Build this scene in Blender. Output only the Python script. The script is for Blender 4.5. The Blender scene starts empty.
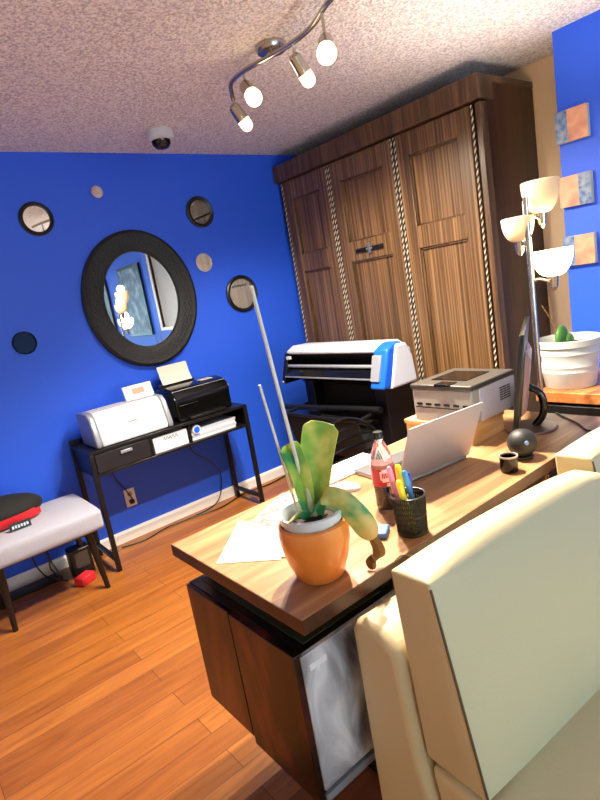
import bpy, bmesh, math, random
from mathutils import Vector, Matrix
random.seed(7)
PI = math.pi
S = bpy.context.scene
C = S.collection

# ------------------------------------------------------------------ helpers
def P(*a): return Vector(a)

def add_box(bm, x0, x1, y0, y1, z0, z1, mi=0):
    vs = [bm.verts.new((x, y, z)) for x in (x0, x1) for y in (y0, y1) for z in (z0, z1)]
    idx = [(0, 1, 3, 2), (4, 6, 7, 5), (0, 4, 5, 1), (2, 3, 7, 6), (0, 2, 6, 4), (1, 5, 7, 3)]
    for q in idx:
        f = bm.faces.new([vs[i] for i in q]); f.material_index = mi
    return vs

def add_hexa(bm, c, mi=0):
    """8 corners: bottom ring 0-3 (ccw from above), top ring 4-7"""
    vs = [bm.verts.new(p) for p in c]
    for q in [(3, 2, 1, 0), (4, 5, 6, 7), (0, 1, 5, 4), (1, 2, 6, 5), (2, 3, 7, 6), (3, 0, 4, 7)]:
        f = bm.faces.new([vs[i] for i in q]); f.material_index = mi
    return vs

def add_prism(bm, poly, fn, d0, d1, mi=0):
    """extrude 2D polygon; fn(u,v,d)->xyz"""
    a = [bm.verts.new(fn(u, v, d0)) for u, v in poly]
    b = [bm.verts.new(fn(u, v, d1)) for u, v in poly]
    n = len(poly)
    bm.faces.new(a[::-1]).material_index = mi
    bm.faces.new(b).material_index = mi
    for i in range(n):
        j = (i + 1) % n
        bm.faces.new((a[i], a[j], b[j], b[i])).material_index = mi

def frame_axes(d):
    d = Vector(d).normalized()
    up = Vector((0, 0, 1)) if abs(d.z) < 0.95 else Vector((1, 0, 0))
    a = d.cross(up).normalized(); b = a.cross(d).normalized()
    return a, b

def add_cone(bm, p0, p1, r0, r1, n=20, caps=True, mi=0):
    p0, p1 = Vector(p0), Vector(p1)
    a, b = frame_axes(p1 - p0)
    R = []
    for p, r in ((p0, r0), (p1, r1)):
        R.append([bm.verts.new(p + (a * math.cos(2 * PI * i / n) + b * math.sin(2 * PI * i / n)) * r) for i in range(n)])
    for i in range(n):
        j = (i + 1) % n
        bm.faces.new((R[0][i], R[0][j], R[1][j], R[1][i])).material_index = mi
    if caps:
        bm.faces.new(R[0][::-1]).material_index = mi; bm.faces.new(R[1]).material_index = mi

def add_tube(bm, pts, r, n=8, mi=0, closed=False):
    pts = [Vector(p) for p in pts]
    N = len(pts); rings = []
    rr = r if isinstance(r, (list, tuple)) else [r] * N
    prev = None
    for k in range(N):
        if closed:
            d = pts[(k + 1) % N] - pts[k - 1]
        else:
            d = pts[min(k + 1, N - 1)] - pts[max(k - 1, 0)]
        d.normalize()
        if prev is None:
            a, b = frame_axes(d)
        else:
            a = (prev - d * prev.dot(d))
            if a.length < 1e-6: a, b = frame_axes(d)
            a.normalize(); b = a.cross(d).normalized()
        prev = a
        rings.append([bm.verts.new(pts[k] + (a * math.cos(2 * PI * i / n) + b * math.sin(2 * PI * i / n)) * rr[k]) for i in range(n)])
    M = N if closed else N - 1
    for k in range(M):
        A, B = rings[k], rings[(k + 1) % N]
        for i in range(n):
            j = (i + 1) % n
            bm.faces.new((A[i], A[j], B[j], B[i])).material_index = mi
    if not closed:
        bm.faces.new(rings[0][::-1]).material_index = mi; bm.faces.new(rings[-1]).material_index = mi

def bez(pts, n=8):
    """catmull-rom through points"""
    pts = [Vector(p) for p in pts]; out = []
    for i in range(len(pts) - 1):
        p0 = pts[max(i - 1, 0)]; p1 = pts[i]; p2 = pts[i + 1]; p3 = pts[min(i + 2, len(pts) - 1)]
        for k in range(n):
            t = k / n
            out.append(0.5 * ((2 * p1) + (p2 - p0) * t + (2 * p0 - 5 * p1 + 4 * p2 - p3) * t * t + (3 * p1 - p0 - 3 * p2 + p3) * t ** 3))
    out.append(pts[-1]); return out

def add_lathe(bm, prof, c=(0, 0, 0), n=36, mi=0, M=None, cap=True):
    """profile [(r,z)...] around z through c"""
    c = Vector(c); rings = []
    for r, z in prof:
        if r < 1e-6:
            v = Vector((0, 0, z)); v = (M @ v) if M else v
            rings.append([bm.verts.new(c + v)])
        else:
            ring = []
            for i in range(n):
                v = Vector((r * math.cos(2 * PI * i / n), r * math.sin(2 * PI * i / n), z)); v = (M @ v) if M else v
                ring.append(bm.verts.new(c + v))
            rings.append(ring)
    for k in range(len(rings) - 1):
        A, B = rings[k], rings[k + 1]
        for i in range(n):
            j = (i + 1) % n
            if len(A) == 1 and len(B) == 1: continue
            if len(A) == 1: f = bm.faces.new((A[0], B[j], B[i]))
            elif len(B) == 1: f = bm.faces.new((A[i], A[j], B[0]))
            else: f = bm.faces.new((A[i], A[j], B[j], B[i]))
            f.material_index = mi
    if cap:
        if len(rings[0]) > 1: bm.faces.new(rings[0][::-1]).material_index = mi
        if len(rings[-1]) > 1: bm.faces.new(rings[-1]).material_index = mi

def add_ball(bm, c, r, sx=1, sy=1, sz=1, n=24, mi=0):
    prof = [(r * math.sin(PI * k / 14), -r * math.cos(PI * k / 14)) for k in range(15)]
    prof[0] = (0, -r); prof[-1] = (0, r)
    add_lathe(bm, prof, c, n, mi, Matrix.Diagonal((sx, sy, sz)))

def add_cushion(bm, c8, puff=(0.03, 0.03, 0.03), cuts=10, mi=0, rnd=0.12):
    """soft block between 8 corners (bottom ring, top ring), faces bulged outwards"""
    c8 = [Vector(p) for p in c8]
    def tri(u, v, w):
        b = (c8[0] * (1 - u) + c8[1] * u) * (1 - v) + (c8[3] * (1 - u) + c8[2] * u) * v
        t = (c8[4] * (1 - u) + c8[5] * u) * (1 - v) + (c8[7] * (1 - u) + c8[6] * u) * v
        return b * (1 - w) + t * w
    ex = ((c8[1] - c8[0]) + (c8[5] - c8[4])).normalized(); ey = ((c8[3] - c8[0]) + (c8[7] - c8[4])).normalized(); ez = ((c8[4] - c8[0]) + (c8[6] - c8[2])).normalized()
    V = {}
    n = cuts
    def bul(s): return 1 - (2 * s - 1) ** 4
    def get(i, j, k):
        if (i, j, k) in V: return V[(i, j, k)]
        u, v, w = i / n, j / n, k / n
        p = tri(u, v, w)
        f = lambda a, s: ((2 * a - 1) * s)
        o = ex * f(u, puff[0]) * bul(v) * bul(w) + ey * f(v, puff[1]) * bul(u) * bul(w) + ez * f(w, puff[2]) * bul(u) * bul(v)
        V[(i, j, k)] = bm.verts.new(p + o); return V[(i, j, k)]
    for i in range(n):
        for j in range(n):
            for q in ([(i, j, 0), (i, j + 1, 0), (i + 1, j + 1, 0), (i + 1, j, 0)], [(i, j, n), (i + 1, j, n), (i + 1, j + 1, n), (i, j + 1, n)],
                      [(i, 0, j), (i + 1, 0, j), (i + 1, 0, j + 1), (i, 0, j + 1)], [(i, n, j), (i, n, j + 1), (i + 1, n, j + 1), (i + 1, n, j)],
                      [(0, i, j), (0, i, j + 1), (0, i + 1, j + 1), (0, i + 1, j)], [(n, i, j), (n, i + 1, j), (n, i + 1, j + 1), (n, i, j + 1)]):
                bm.faces.new([get(*t) for t in q]).material_index = mi

def add_sheet(bm, grid, th=0.0008, mi=0):
    """grid of points -> thin solid sheet"""
    R, K = len(grid), len(grid[0])
    g = [[Vector(p) for p in row] for row in grid]
    nr = [[None] * K for _ in range(R)]
    for i in range(R):
        for j in range(K):
            du = g[min(i + 1, R - 1)][j] - g[max(i - 1, 0)][j]; dv = g[i][min(j + 1, K - 1)] - g[i][max(j - 1, 0)]
            nn = du.cross(dv)
            nr[i][j] = nn.normalized() if nn.length > 1e-9 else Vector((0, 0, 1))
    A = [[bm.verts.new(g[i][j] + nr[i][j] * th / 2) for j in range(K)] for i in range(R)]
    B = [[bm.verts.new(g[i][j] - nr[i][j] * th / 2) for j in range(K)] for i in range(R)]
    for i in range(R - 1):
        for j in range(K - 1):
            bm.faces.new((A[i][j], A[i + 1][j], A[i + 1][j + 1], A[i][j + 1])).material_index = mi
            bm.faces.new((B[i][j], B[i][j + 1], B[i + 1][j + 1], B[i + 1][j])).material_index = mi
    for i in range(R - 1):
        for j in (0, K - 1):
            q = (A[i][j], B[i][j], B[i + 1][j], A[i + 1][j]); bm.faces.new(q if j == 0 else q[::-1]).material_index = mi
    for j in range(K - 1):
        for i in (0, R - 1):
            q = (A[i][j], A[i][j + 1], B[i][j + 1], B[i][j]); bm.faces.new(q if i == 0 else q[::-1]).material_index = mi

def obj(name, bm, mats, parent=None, smooth=False, bevel=0, seg=2, loc=None, sub=0, label=None):
    me = bpy.data.meshes.new(name)
    bmesh.ops.recalc_face_normals(bm, faces=bm.faces[:])
    bm.to_mesh(me); bm.free()
    for m in (mats if isinstance(mats, (list, tuple)) else [mats]): me.materials.append(m)
    o = bpy.data.objects.new(name, me); C.objects.link(o)
    if loc: o.location = loc
    if parent: o.parent = parent
    if bevel:
        b = o.modifiers.new('bevel', 'BEVEL'); b.width = bevel; b.segments = seg; b.limit_method = 'ANGLE'; b.angle_limit = math.radians(35)
        b.harden_normals = False
    if sub:
        s = o.modifiers.new('sub', 'SUBSURF'); s.levels = sub; s.render_levels = sub
    if smooth or bevel:
        for p in me.polygons: p.use_smooth = True
        if not sub:
            try: me.set_sharp_from_angle(angle=math.radians(40))
            except Exception: pass
    if label: o['label'] = label
    return o

def B(): return bmesh.new()
def boxo(name, dims, mat, parent=None, bevel=0, label=None, **k):
    bm = B(); add_box(bm, *dims); return obj(name, bm, mat, parent, bevel=bevel, label=label, **k)
def thing(name, label, cat, loc=(0, 0, 0), rz=0, group=None):
    o = bpy.data.objects.new(name, None); o.empty_display_size = .05; C.objects.link(o)
    o.location = loc; o.rotation_euler = (0, 0, rz)
    return tag(o, label, cat, group)
def tag(o, label, cat, group=None):
    o['label'] = label; o['category'] = cat
    if group: o['group'] = group
    return o
def struct(name, bm, m, parent=None, **k):
    o = obj(name, bm, m, parent, **k)
    if not parent: o['kind'] = 'structure'
    return o

# ------------------------------------------------------------------ materials
def new_mat(name):
    m = bpy.data.materials.new(name); m.use_nodes = True
    nt = m.node_tree; b = nt.nodes['Principled BSDF']
    return m, nt, b
def srgb(r, g, b):
    f = lambda c: (c / 255 / 12.92) if c <= 10 else ((c / 255 + .055) / 1.055) ** 2.4
    return (f(r), f(g), f(b), 1)
def mat(name, col, rough=.5, metal=0, bump=0, bscale=80, var=0, vscale=6, trans=0, emit=None, estr=0, coat=0, spec=None, sss=0, alpha=None):
    m, nt, b = new_mat(name)
    c = srgb(*col) if len(col) == 3 else col
    b.inputs['Base Color'].default_value = c
    b.inputs['Roughness'].default_value = rough; b.inputs['Metallic'].default_value = metal
    if trans: b.inputs['Transmission Weight'].default_value = trans
    if coat: b.inputs['Coat Weight'].default_value = coat; b.inputs['Coat Roughness'].default_value = .1
    if spec is not None: b.inputs['Specular IOR Level'].default_value = spec
    if emit: b.inputs['Emission Color'].default_value = srgb(*emit); b.inputs['Emission Strength'].default_value = estr
    tc = nt.nodes.new('ShaderNodeTexCoord')
    if var:
        n = nt.nodes.new('ShaderNodeTexNoise'); n.inputs['Scale'].default_value = vscale; n.inputs['Detail'].default_value = 5
        nt.links.new(tc.outputs['Object'], n.inputs['Vector'])
        mx = nt.nodes.new('ShaderNodeMix'); mx.data_type = 'RGBA'
        mx.inputs['A'].default_value = tuple(v * (1 - var) for v in c[:3]) + (1,)
        mx.inputs['B'].default_value = tuple(min(1, v * (1 + var)) for v in c[:3]) + (1,)
        nt.links.new(n.outputs['Fac'], mx.inputs['Factor']); nt.links.new(mx.outputs['Result'], b.inputs['Base Color'])
    if bump:
        n = nt.nodes.new('ShaderNodeTexNoise'); n.inputs['Scale'].default_value = bscale; n.inputs['Detail'].default_value = 3
        nt.links.new(tc.outputs['Object'], n.inputs['Vector'])
        bp = nt.nodes.new('ShaderNodeBump'); bp.inputs['Strength'].default_value = bump; bp.inputs['Distance'].default_value = .01
        nt.links.new(n.outputs['Fac'], bp.inputs['Height']); nt.links.new(bp.outputs['Normal'], b.inputs['Normal'])
    return m

def wood(name, stops, scale=(2, 30, 30), rough=.4, detail=6, dist=1.5, coat=0, bump=.05, stretch_noise=1.0):
    m, nt, b = new_mat(name)
    tc = nt.nodes.new('ShaderNodeTexCoord'); mp = nt.nodes.new('ShaderNodeMapping')
    mp.inputs['Scale'].default_value = scale
    n = nt.nodes.new('ShaderNodeTexNoise'); n.inputs['Scale'].default_value = stretch_noise; n.inputs['Detail'].default_value = detail
    n.inputs['Distortion'].default_value = dist
    r = nt.nodes.new('ShaderNodeValToRGB'); e = r.color_ramp.elements
    while len(e) < len(stops): e.new(.5)
    for i, (p, c) in enumerate(stops): e[i].position = p; e[i].color = srgb(*c)
    L = nt.links.new
    L(tc.outputs['Object'], mp.inputs['Vector']); L(mp.outputs['Vector'], n.inputs['Vector']); L(n.outputs['Fac'], r.inputs['Fac']); L(r.outputs['Color'], b.inputs['Base Color'])
    b.inputs['Roughness'].default_value = rough
    if coat: b.inputs['Coat Weight'].default_value = coat; b.inputs['Coat Roughness'].default_value = .15
    bp = nt.nodes.new('ShaderNodeBump'); bp.inputs['Strength'].default_value = bump; bp.inputs['Distance'].default_value = .005
    L(n.outputs['Fac'], bp.inputs['Height']); L(bp.outputs['Normal'], b.inputs['Normal'])
    return m

def floor_mat():
    m, nt, b = new_mat('oak_floor'); L = nt.links.new; N = nt.nodes.new
    tc = N('ShaderNodeTexCoord')
    br = N('ShaderNodeTexBrick'); br.offset = .37; br.offset_frequency = 2
    br.inputs['Scale'].default_value = 1; br.inputs['Brick Width'].default_value = .95; br.inputs['Row Height'].default_value = .1
    br.inputs['Mortar Size'].default_value = .0012; br.inputs['Mortar Smooth'].default_value = .2
    br.inputs['Color1'].default_value = (0, 0, 0, 1); br.inputs['Color2'].default_value = (1, 1, 1, 1); br.inputs['Mortar'].default_value = (.5, .5, .5, 1)
    L(tc.outputs['Object'], br.inputs['Vector'])
    ramp = N('ShaderNodeValToRGB'); e = ramp.color_ramp.elements
    e[0].color = srgb(154, 90, 34); e[1].color = srgb(182, 114, 48)
    L(br.outputs['Color'], ramp.inputs['Fac'])
    mp = N('ShaderNodeMapping'); mp.inputs['Scale'].default_value = (2.2, 26, 1)
    L(tc.outputs['Object'], mp.inputs['Vector'])
    n = N('ShaderNodeTexNoise'); n.inputs['Scale'].default_value = 1.3; n.inputs['Detail'].default_value = 8; n.inputs['Distortion'].default_value = 1.2
    L(mp.outputs['Vector'], n.inputs['Vector'])
    r2 = N('ShaderNodeValToRGB'); r2.color_ramp.elements[0].position = .3; r2.color_ramp.elements[1].position = .7
    r2.color_ramp.elements[0].color = (.62, .56, .5, 1); r2.color_ramp.elements[1].color = (1, 1, 1, 1)
    L(n.outputs['Fac'], r2.inputs['Fac'])
    mx = N('ShaderNodeMix'); mx.data_type = 'RGBA'; mx.blend_type = 'MULTIPLY'; mx.inputs['Factor'].default_value = 1
    L(ramp.outputs['Color'], mx.inputs['A']); L(r2.outputs['Color'], mx.inputs['B'])
    mm = N('ShaderNodeMix'); mm.data_type = 'RGBA'; mm.inputs['B'].default_value = srgb(70, 30, 10)
    L(br.outputs['Fac'], mm.inputs['Factor']); L(mx.outputs['Result'], mm.inputs['A'])
    L(mm.outputs['Result'], b.inputs['Base Color'])
    b.inputs['Roughness'].default_value = .35
    bp = N('ShaderNodeBump'); bp.inputs['Strength'].default_value = .25; bp.inputs['Distance'].default_value = .002; bp.invert = True
    L(br.outputs['Fac'], bp.inputs['Height']); L(bp.outputs['Normal'], b.inputs['Normal'])
    return m

def popcorn_mat():
    m, nt, b = new_mat('popcorn_ceiling'); L = nt.links.new; N = nt.nodes.new
    tc = N('ShaderNodeTexCoord')
    v = N('ShaderNodeTexVoronoi'); v.inputs['Scale'].default_value = 75
    n = N('ShaderNodeTexNoise'); n.inputs['Scale'].default_value = 85; n.inputs['Detail'].default_value = 3; n.inputs['Roughness'].default_value = .7
    L(tc.outputs['Object'], v.inputs['Vector']); L(tc.outputs['Object'], n.inputs['Vector'])
    r = N('ShaderNodeValToRGB'); r.color_ramp.elements[0].position = .40; r.color_ramp.elements[1].position = .56
    r.color_ramp.elements[0].color = srgb(200, 192, 202); r.color_ramp.elements[1].color = srgb(252, 248, 248)
    L(n.outputs['Fac'], r.inputs['Fac']); L(r.outputs['Color'], b.inputs['Base Color'])
    b.inputs['Roughness'].default_value = .95
    ad = N('ShaderNodeMath'); ad.operation = 'SUBTRACT'; L(n.outputs['Fac'], ad.inputs[0]); L(v.outputs['Distance'], ad.inputs[1])
    bp = N('ShaderNodeBump'); bp.inputs['Strength'].default_value = .9; bp.inputs['Distance'].default_value = .01
    L(ad.outputs[0], bp.inputs['Height']); L(bp.outputs['Normal'], b.inputs['Normal'])
    return m

def pattern_mat(name, cols, scale=22, rough=.5, seed=0.0):
    """blotchy multicolour print"""
    m, nt, b = new_mat(name); L = nt.links.new; N = nt.nodes.new
    tc = N('ShaderNodeTexCoord'); mp = N('ShaderNodeMapping'); mp.inputs['Location'].default_value = (seed, seed, seed)
    n = N('ShaderNodeTexNoise'); n.inputs['Scale'].default_value = scale; n.inputs['Detail'].default_value = 4
    r = N('ShaderNodeValToRGB'); e = r.color_ramp.elements
    while len(e) < len(cols): e.new(.5)
    for i, c in enumerate(cols): e[i].position = .3 + .4 * i / (len(cols) - 1); e[i].color = srgb(*c)
    L(tc.outputs['Object'], mp.inputs['Vector']); L(mp.outputs['Vector'], n.inputs['Vector']); L(n.outputs['Fac'], r.inputs['Fac']); L(r.outputs['Color'], b.inputs['Base Color'])
    b.inputs['Roughness'].default_value = rough
    return m

BLUE = mat('blue_wall_paint', (36, 92, 234), .5, bump=.03, bscale=160)
BEIGE = mat('beige_wall_paint', (232, 208, 170), .6, bump=.03, bscale=160)
CEIL = popcorn_mat(); FLOOR = floor_mat()
WHITE = mat('white_trim_paint', (235, 235, 235), .4)
DESK = wood('desk_walnut_laminate', [(.25, (124, 86, 60)), (.5, (170, 126, 88)), (.75, (202, 160, 116))], (1.6, 14, 14), .3, coat=.25)
DESKD = wood('dark_walnut_edge', [(.25, (40, 22, 16)), (.5, (66, 36, 24)), (.75, (96, 54, 36))], (6, 6, 1.2), .35)
PEDW = wood('dark_mahogany_panel', [(.40, (8, 3, 3)), (.51, (34, 11, 9)), (.64, (92, 36, 28))], (3, 7, 2.4), .3)
PANELG = wood('grey_weathered_drawer', [(.36, (96, 94, 98)), (.5, (172, 170, 176)), (.64, (234, 232, 236))], (7, 9, 5), .35, dist=1.0)
CAB = wood('cabinet_walnut_stripe', [(.3, (62, 44, 28)), (.5, (106, 78, 50)), (.7, (148, 114, 78))], (20, 75, .8), .36, dist=.25)
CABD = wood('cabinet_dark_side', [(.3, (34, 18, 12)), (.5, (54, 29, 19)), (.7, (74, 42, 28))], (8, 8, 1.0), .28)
CABF = wood('cabinet_frame_walnut', [(.3, (56, 39, 25)), (.5, (88, 63, 42)), (.7, (120, 90, 62))], (10, 30, 1.5), .36, dist=.6)
LIGHTW = wood('light_pine_board', [(.25, (206, 158, 98)), (.5, (224, 182, 124)), (.75, (240, 206, 152))], (3, 20, 20), .45)
TABW = wood('orange_wood_top', [(.25, (150, 84, 42)), (.5, (186, 112, 60)), (.75, (214, 142, 84))], (3, 18, 18), .35)
BLACK = mat('black_satin', (14, 14, 15), .35)
BLACKM = mat('black_metal', (16, 16, 18), .42, .2)
BLACKG = mat('black_gloss_plastic', (9, 9, 10), .14)
BLACKF = mat('black_fabric', (15, 15, 16), .85, bump=.2, bscale=300)
INK = mat('dark_ink', (30, 34, 48), .6)
SILVER = mat('brushed_silver', (178, 180, 184), .3, .9)
SILVP = mat('silver_plastic', (150, 156, 168), .35, .35)
CHROME = mat('brushed_nickel', (186, 178, 168), .24, 1)
CREAM_TRIM = mat('cream_inlay', (200, 188, 168), .35)
PWHITE = mat('printer_white_plastic', (204, 210, 222), .4)
PGREY = mat('printer_grey_plastic', (168, 162, 156), .45)
PDARK = mat('printer_dark_lid', (62, 58, 54), .45)
PBLUE = mat('plotter_blue_plastic', (24, 92, 216), .3)
LEATH = mat('cream_leather', (204, 188, 150), .42, bump=.06, bscale=120)
PIPE = mat('dark_seam', (92, 74, 52), .6)
GREYF = mat('grey_upholstery', (160, 162, 178), .9, bump=.25, bscale=260, var=.06, vscale=90)
MIRROR = mat('mirror_glass', (225, 230, 232), .015, 1)
DMIRR = mat('dark_tinted_mirror', (9, 10, 18), .05, 1)
MFRAME = mat('black_textured_frame', (20, 19, 20), .55, bump=.6, bscale=60)
PAPER = mat('white_paper', (206, 202, 192), .7)
FROST = mat('frosted_shade_glass', (222, 204, 174), .5, trans=.35, emit=(255, 222, 172), estr=.05)
FROSTHOT = mat('frosted_shade_lit', (255, 246, 226), .5, trans=.3, emit=(255, 232, 190), estr=5)
BULB = mat('glowing_bulb', (255, 240, 210), .3, emit=(255, 226, 168), estr=14)
BULBD = mat('frosted_bulb_end', (250, 240, 225), .4, emit=(255, 226, 176), estr=3)
TERRA = mat('orange_glazed_ceramic', (226, 132, 56), .28, coat=.4, var=.05, vscale=10)
LINER = mat('pale_plastic_liner', (196, 204, 212), .35)
SOIL = mat('bark_mix', (44, 30, 20), .9, bump=.9, bscale=70, var=.5, vscale=60)
STAKE = mat('white_stake', (226, 222, 214), .5)
STEMG = mat('pale_stem', (176, 180, 140), .6)
RED = mat('red_fabric', (206, 30, 44), .6, bump=.1, bscale=200)
SIDEW = mat('white_planter_plastic', (192, 197, 192), .45)
CACT = mat('cactus_green', (62, 116, 40), .5, var=.25, vscale=30)

def leaf_mat(name, a, b_, c):
    m, nt, b = new_mat(name); L = nt.links.new; N = nt.nodes.new
    tc = N('ShaderNodeTexCoord'); n = N('ShaderNodeTexNoise'); n.inputs['Scale'].default_value = 9; n.inputs['Detail'].default_value = 3
    r = N('ShaderNodeValToRGB'); e = r.color_ramp.elements; e.new(.5)
    for i, (p, cc) in enumerate(((.40, a), (.5, b_), (.60, c))): e[i].position = p; e[i].color = srgb(*cc)
    L(tc.outputs['Object'], n.inputs['Vector']); L(n.outputs['Fac'], r.inputs['Fac']); L(r.outputs['Color'], b.inputs['Base Color'])
    b.inputs['Roughness'].default_value = .4
    return m
LEAF = leaf_mat('orchid_leaf_green', (56, 140, 84), (142, 176, 62), (206, 208, 112))
LEAFY = leaf_mat('yellowing_leaf', (54, 140, 84), (186, 176, 96), (214, 186, 120))
DRY = mat('dried_brown_leaf', (112, 82, 44), .8, var=.4, vscale=40)

# ------------------------------------------------------------------ room shell
XW, XR, XB, YB, YF, HC = -1.5, 3.325, 3.0, 3.49, -2.6, 2.43
YC = 1.427   # far edge of the bay that steps out of the right wall
bm = B(); add_box(bm, XW - .1, XR + .1, YF - .1, YB + .1, -.08, 0); struct('floor', bm, FLOOR)
bm = B(); add_box(bm, XW - .1, XR + .1, YF - .1, YB + .1, HC, HC + .08); struct('ceiling', bm, CEIL)
bm = B(); add_box(bm, XW - .1, XR + .1, YB, YB + .1, 0, HC); struct('wall_back', bm, BLUE)
bm = B(); add_box(bm, XW - .1, XW, YF, YB, 0, HC); struct('wall_left', bm, BEIGE)
bm = B(); add_box(bm, XR, XR + .1, YC - .05, YB, 0, HC); struct('wall_right', bm, BEIGE)
# bay: blue, with a window opening and its recess
WY0, WY1, WZ0, WZ1 = .50, 1.16, 1.22, 2.12
bm = B()
for d in ((YF, WY0, 0, HC), (WY1, YC, 0, HC), (WY0, WY1, 0, WZ0), (WY0, WY1, WZ1, HC)):
    add_box(bm, XB, XR + .1, *d)
struct('wall_bay', bm, BLUE)
# front wall with a wide window
FX0, FX1, FZ0, FZ1 = -.6, 2.4, .75, 2.15
bm = B()
for a, b_, c, d in ((XW - .1, FX0, 0, HC), (FX1, XB, 0, HC), (FX0, FX1, 0, FZ0), (FX0, FX1, FZ1, HC)):
    add_box(bm, a, b_, YF - .1, YF, c, d)
struct('wall_front', bm, BEIGE)
GLASS = mat('window_glass', (245, 250, 255), .02, trans=1, spec=.3)
BLIND = mat('white_roller_blind', (235, 240, 246), .7, trans=.6)
def window(name, build):
    e = bpy.data.objects.new(name, None); C.objects.link(e); e['kind'] = 'structure'; build(e); return e
def w1(e):
    bm = B(); t = .04
    for d in ((WY0 - t, WY1 + t, WZ0 - t, WZ0), (WY0 - t, WY1 + t, WZ1, WZ1 + t), (WY0 - t, WY0, WZ0, WZ1), (WY1, WY1 + t, WZ0, WZ1)):
        add_box(bm, XB - .015, XB + .1, *d)
    obj('window_frame', bm, WHITE, e, bevel=.004)
    boxo('roller_blind', (XB + .03, XB + .034, WY0, WY1, WZ0, WZ1), BLIND, e)
    boxo('pane', (XB + .15, XB + .156, WY0, WY1, WZ0, WZ1), GLASS, e)
window('window_1', w1)
def w2(e):
    bm = B(); t = .05
    for d in ((FX0 - t, FX1 + t, FZ0 - t, FZ0), (FX0 - t, FX1 + t, FZ1, FZ1 + t), (FX0 - t, FX0, FZ0, FZ1), (FX1, FX1 + t, FZ0, FZ1), (.88, .93, FZ0, FZ1)):
        add_box(bm, d[0], d[1], YF - .08, YF + .015, d[2], d[3])
    obj('window_frame', bm, WHITE, e, bevel=.004)
    boxo('pane', (FX0, FX1, YF - .06, YF - .055, FZ0, FZ1), GLASS, e)
window('window_2', w2)
bm = B(); add_prism(bm, [(0, 0), (-.016, 0), (-.016, .06), (-.008, .075), (0, .075)], lambda u, v, d: (d, YB + u, v), XW, XR); struct('baseboard_back', bm, WHITE)
bm = B(); add_prism(bm, [(0, 0), (-.016, 0), (-.016, .06), (-.008, .075), (0, .075)], lambda u, v, d: (XR + u, d, v), YC, 1.70); struct('baseboard_right', bm, WHITE)
bm = B(); add_prism(bm, [(0, 0), (-.016, 0), (-.016, .06), (-.008, .075), (0, .075)], lambda u, v, d: (XB + u, d, v), YF, YC); struct('baseboard_bay', bm, WHITE)

# door seen only in the big mirror
de = bpy.data.objects.new('door_1', None); C.objects.link(de); de['kind'] = 'structure'; de.location = (XB, -1.45, 0)
boxo('door_leaf', (-.03, -.001, -.42, .42, .005, 2.02), DESKD, de, bevel=.004)
bm = B(); add_ball(bm, (-.07, .34, 1.0), .028); add_cone(bm, (-.03, .34, 1.0), (-.06, .34, 1.0), .01, .01); obj('door_knob', bm, CHROME, de, smooth=True)

# ------------------------------------------------------------------ wall mirrors
def ring(bm, cx, cz, prof, ax, az, n=64):
    """prof: (scale r offset, depth) closed loop swept round an ellipse on the back wall"""
    rings = []
    for i in range(n):
        a = 2 * PI * i / n
        rings.append([bm.verts.new((cx + (ax + ro) * math.cos(a), YB - dp, cz + (az + ro) * math.sin(a))) for ro, dp in prof])
    m = len(prof)
    for i in range(n):
        A, D = rings[i], rings[(i + 1) % n]
        for k in range(m):
            l = (k + 1) % m
            bm.faces.new((A[k], A[l], D[l], D[k]))
def disc(bm, cx, cz, ax, az, d0, d1, n=64):
    add_prism(bm, [(math.cos(2 * PI * i / n) * ax, math.sin(2 * PI * i / n) * az) for i in range(n)], lambda u, v, d: (cx + u, YB - d, cz + v), d0, d1)

t = thing('wall_mirror', 'large oval wall mirror in a wide black textured frame above the console table', 'mirror', (1.515, YB, 1.52))
def at(o, parent):
    o.parent = parent; o.matrix_parent_inverse = Matrix.Translation(-Vector(parent.location)); return o
def world(parent, o):     # child built in world coordinates under an unrotated Empty
    o.parent = parent; o.location = -Vector(parent.location); return o
bm = B(); ring(bm, 1.515, 1.52, [(0, .001), (0, .03), (-.02, .042), (-.05, .036), (-.1, .04), (-.128, .03), (-.135, .018), (-.135, .001)], .385, .44, 96)
world(t, obj('frame', bm, MFRAME, smooth=True))
bm = B(); disc(bm, 1.515, 1.52, .256, .312, .004, .012, 96); world(t, obj('glass', bm, MIRROR))
def round_mirror(x, z, r, fr, label, m=MIRROR, tint=None):
    t = thing('round_mirror', label, 'mirror', (x, YB, z), 0, 'small round mirrors on the blue wall')
    bm = B(); disc(bm, x, z, r - fr * .8, r - fr * .8, .002, .009, 48); world(t, obj('glass', bm, m))
    if fr: bm = B(); ring(bm, x, z, [(0, .001), (0, .016), (-fr * .4, .022), (-fr, .016), (-fr, .001)], r, r, 56); world(t, obj('frame', bm, BLACK, smooth=True))
round_mirror(.99, 2.06, .095, .022, 'small black-framed round mirror nearest the left photo edge, reflecting beige')
round_mirror(2.07, 2.045, .105, .026, 'small black-framed round mirror up right of the big oval mirror, below the ceiling')
round_mirror(2.29, 1.45, .135, .026, 'black-framed round mirror beside the cabinet, behind the tall white stake')
round_mirror(1.38, 2.20, .036, 0, 'tiny frameless round mirror just under the ceiling above the oval mirror')
round_mirror(2.025, 1.705, .064, 0, 'frameless small round mirror between the two black-framed ones right of the oval mirror')
round_mirror(.755, 1.38, .066, .006, 'small dark tinted round mirror low at the left of the blue wall', DMIRR)

# ------------------------------------------------------------------ ceiling things
t = thing('dome_camera', 'white ceiling dome camera with black lens bubble near the blue wall', 'camera', (1.65, 3.05, HC))
bm = B(); add_lathe(bm, [(.075, -.001), (.078, -.02), (.074, -.045), (.06, -.055)], n=36); obj('housing', bm, PWHITE, t, smooth=True)
bm = B(); add_lathe(bm, [(.055, -.05), (.052, -.075), (.036, -.095), (0, -.104)], n=32); obj('dome', bm, BLACKG, t, smooth=True)

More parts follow.
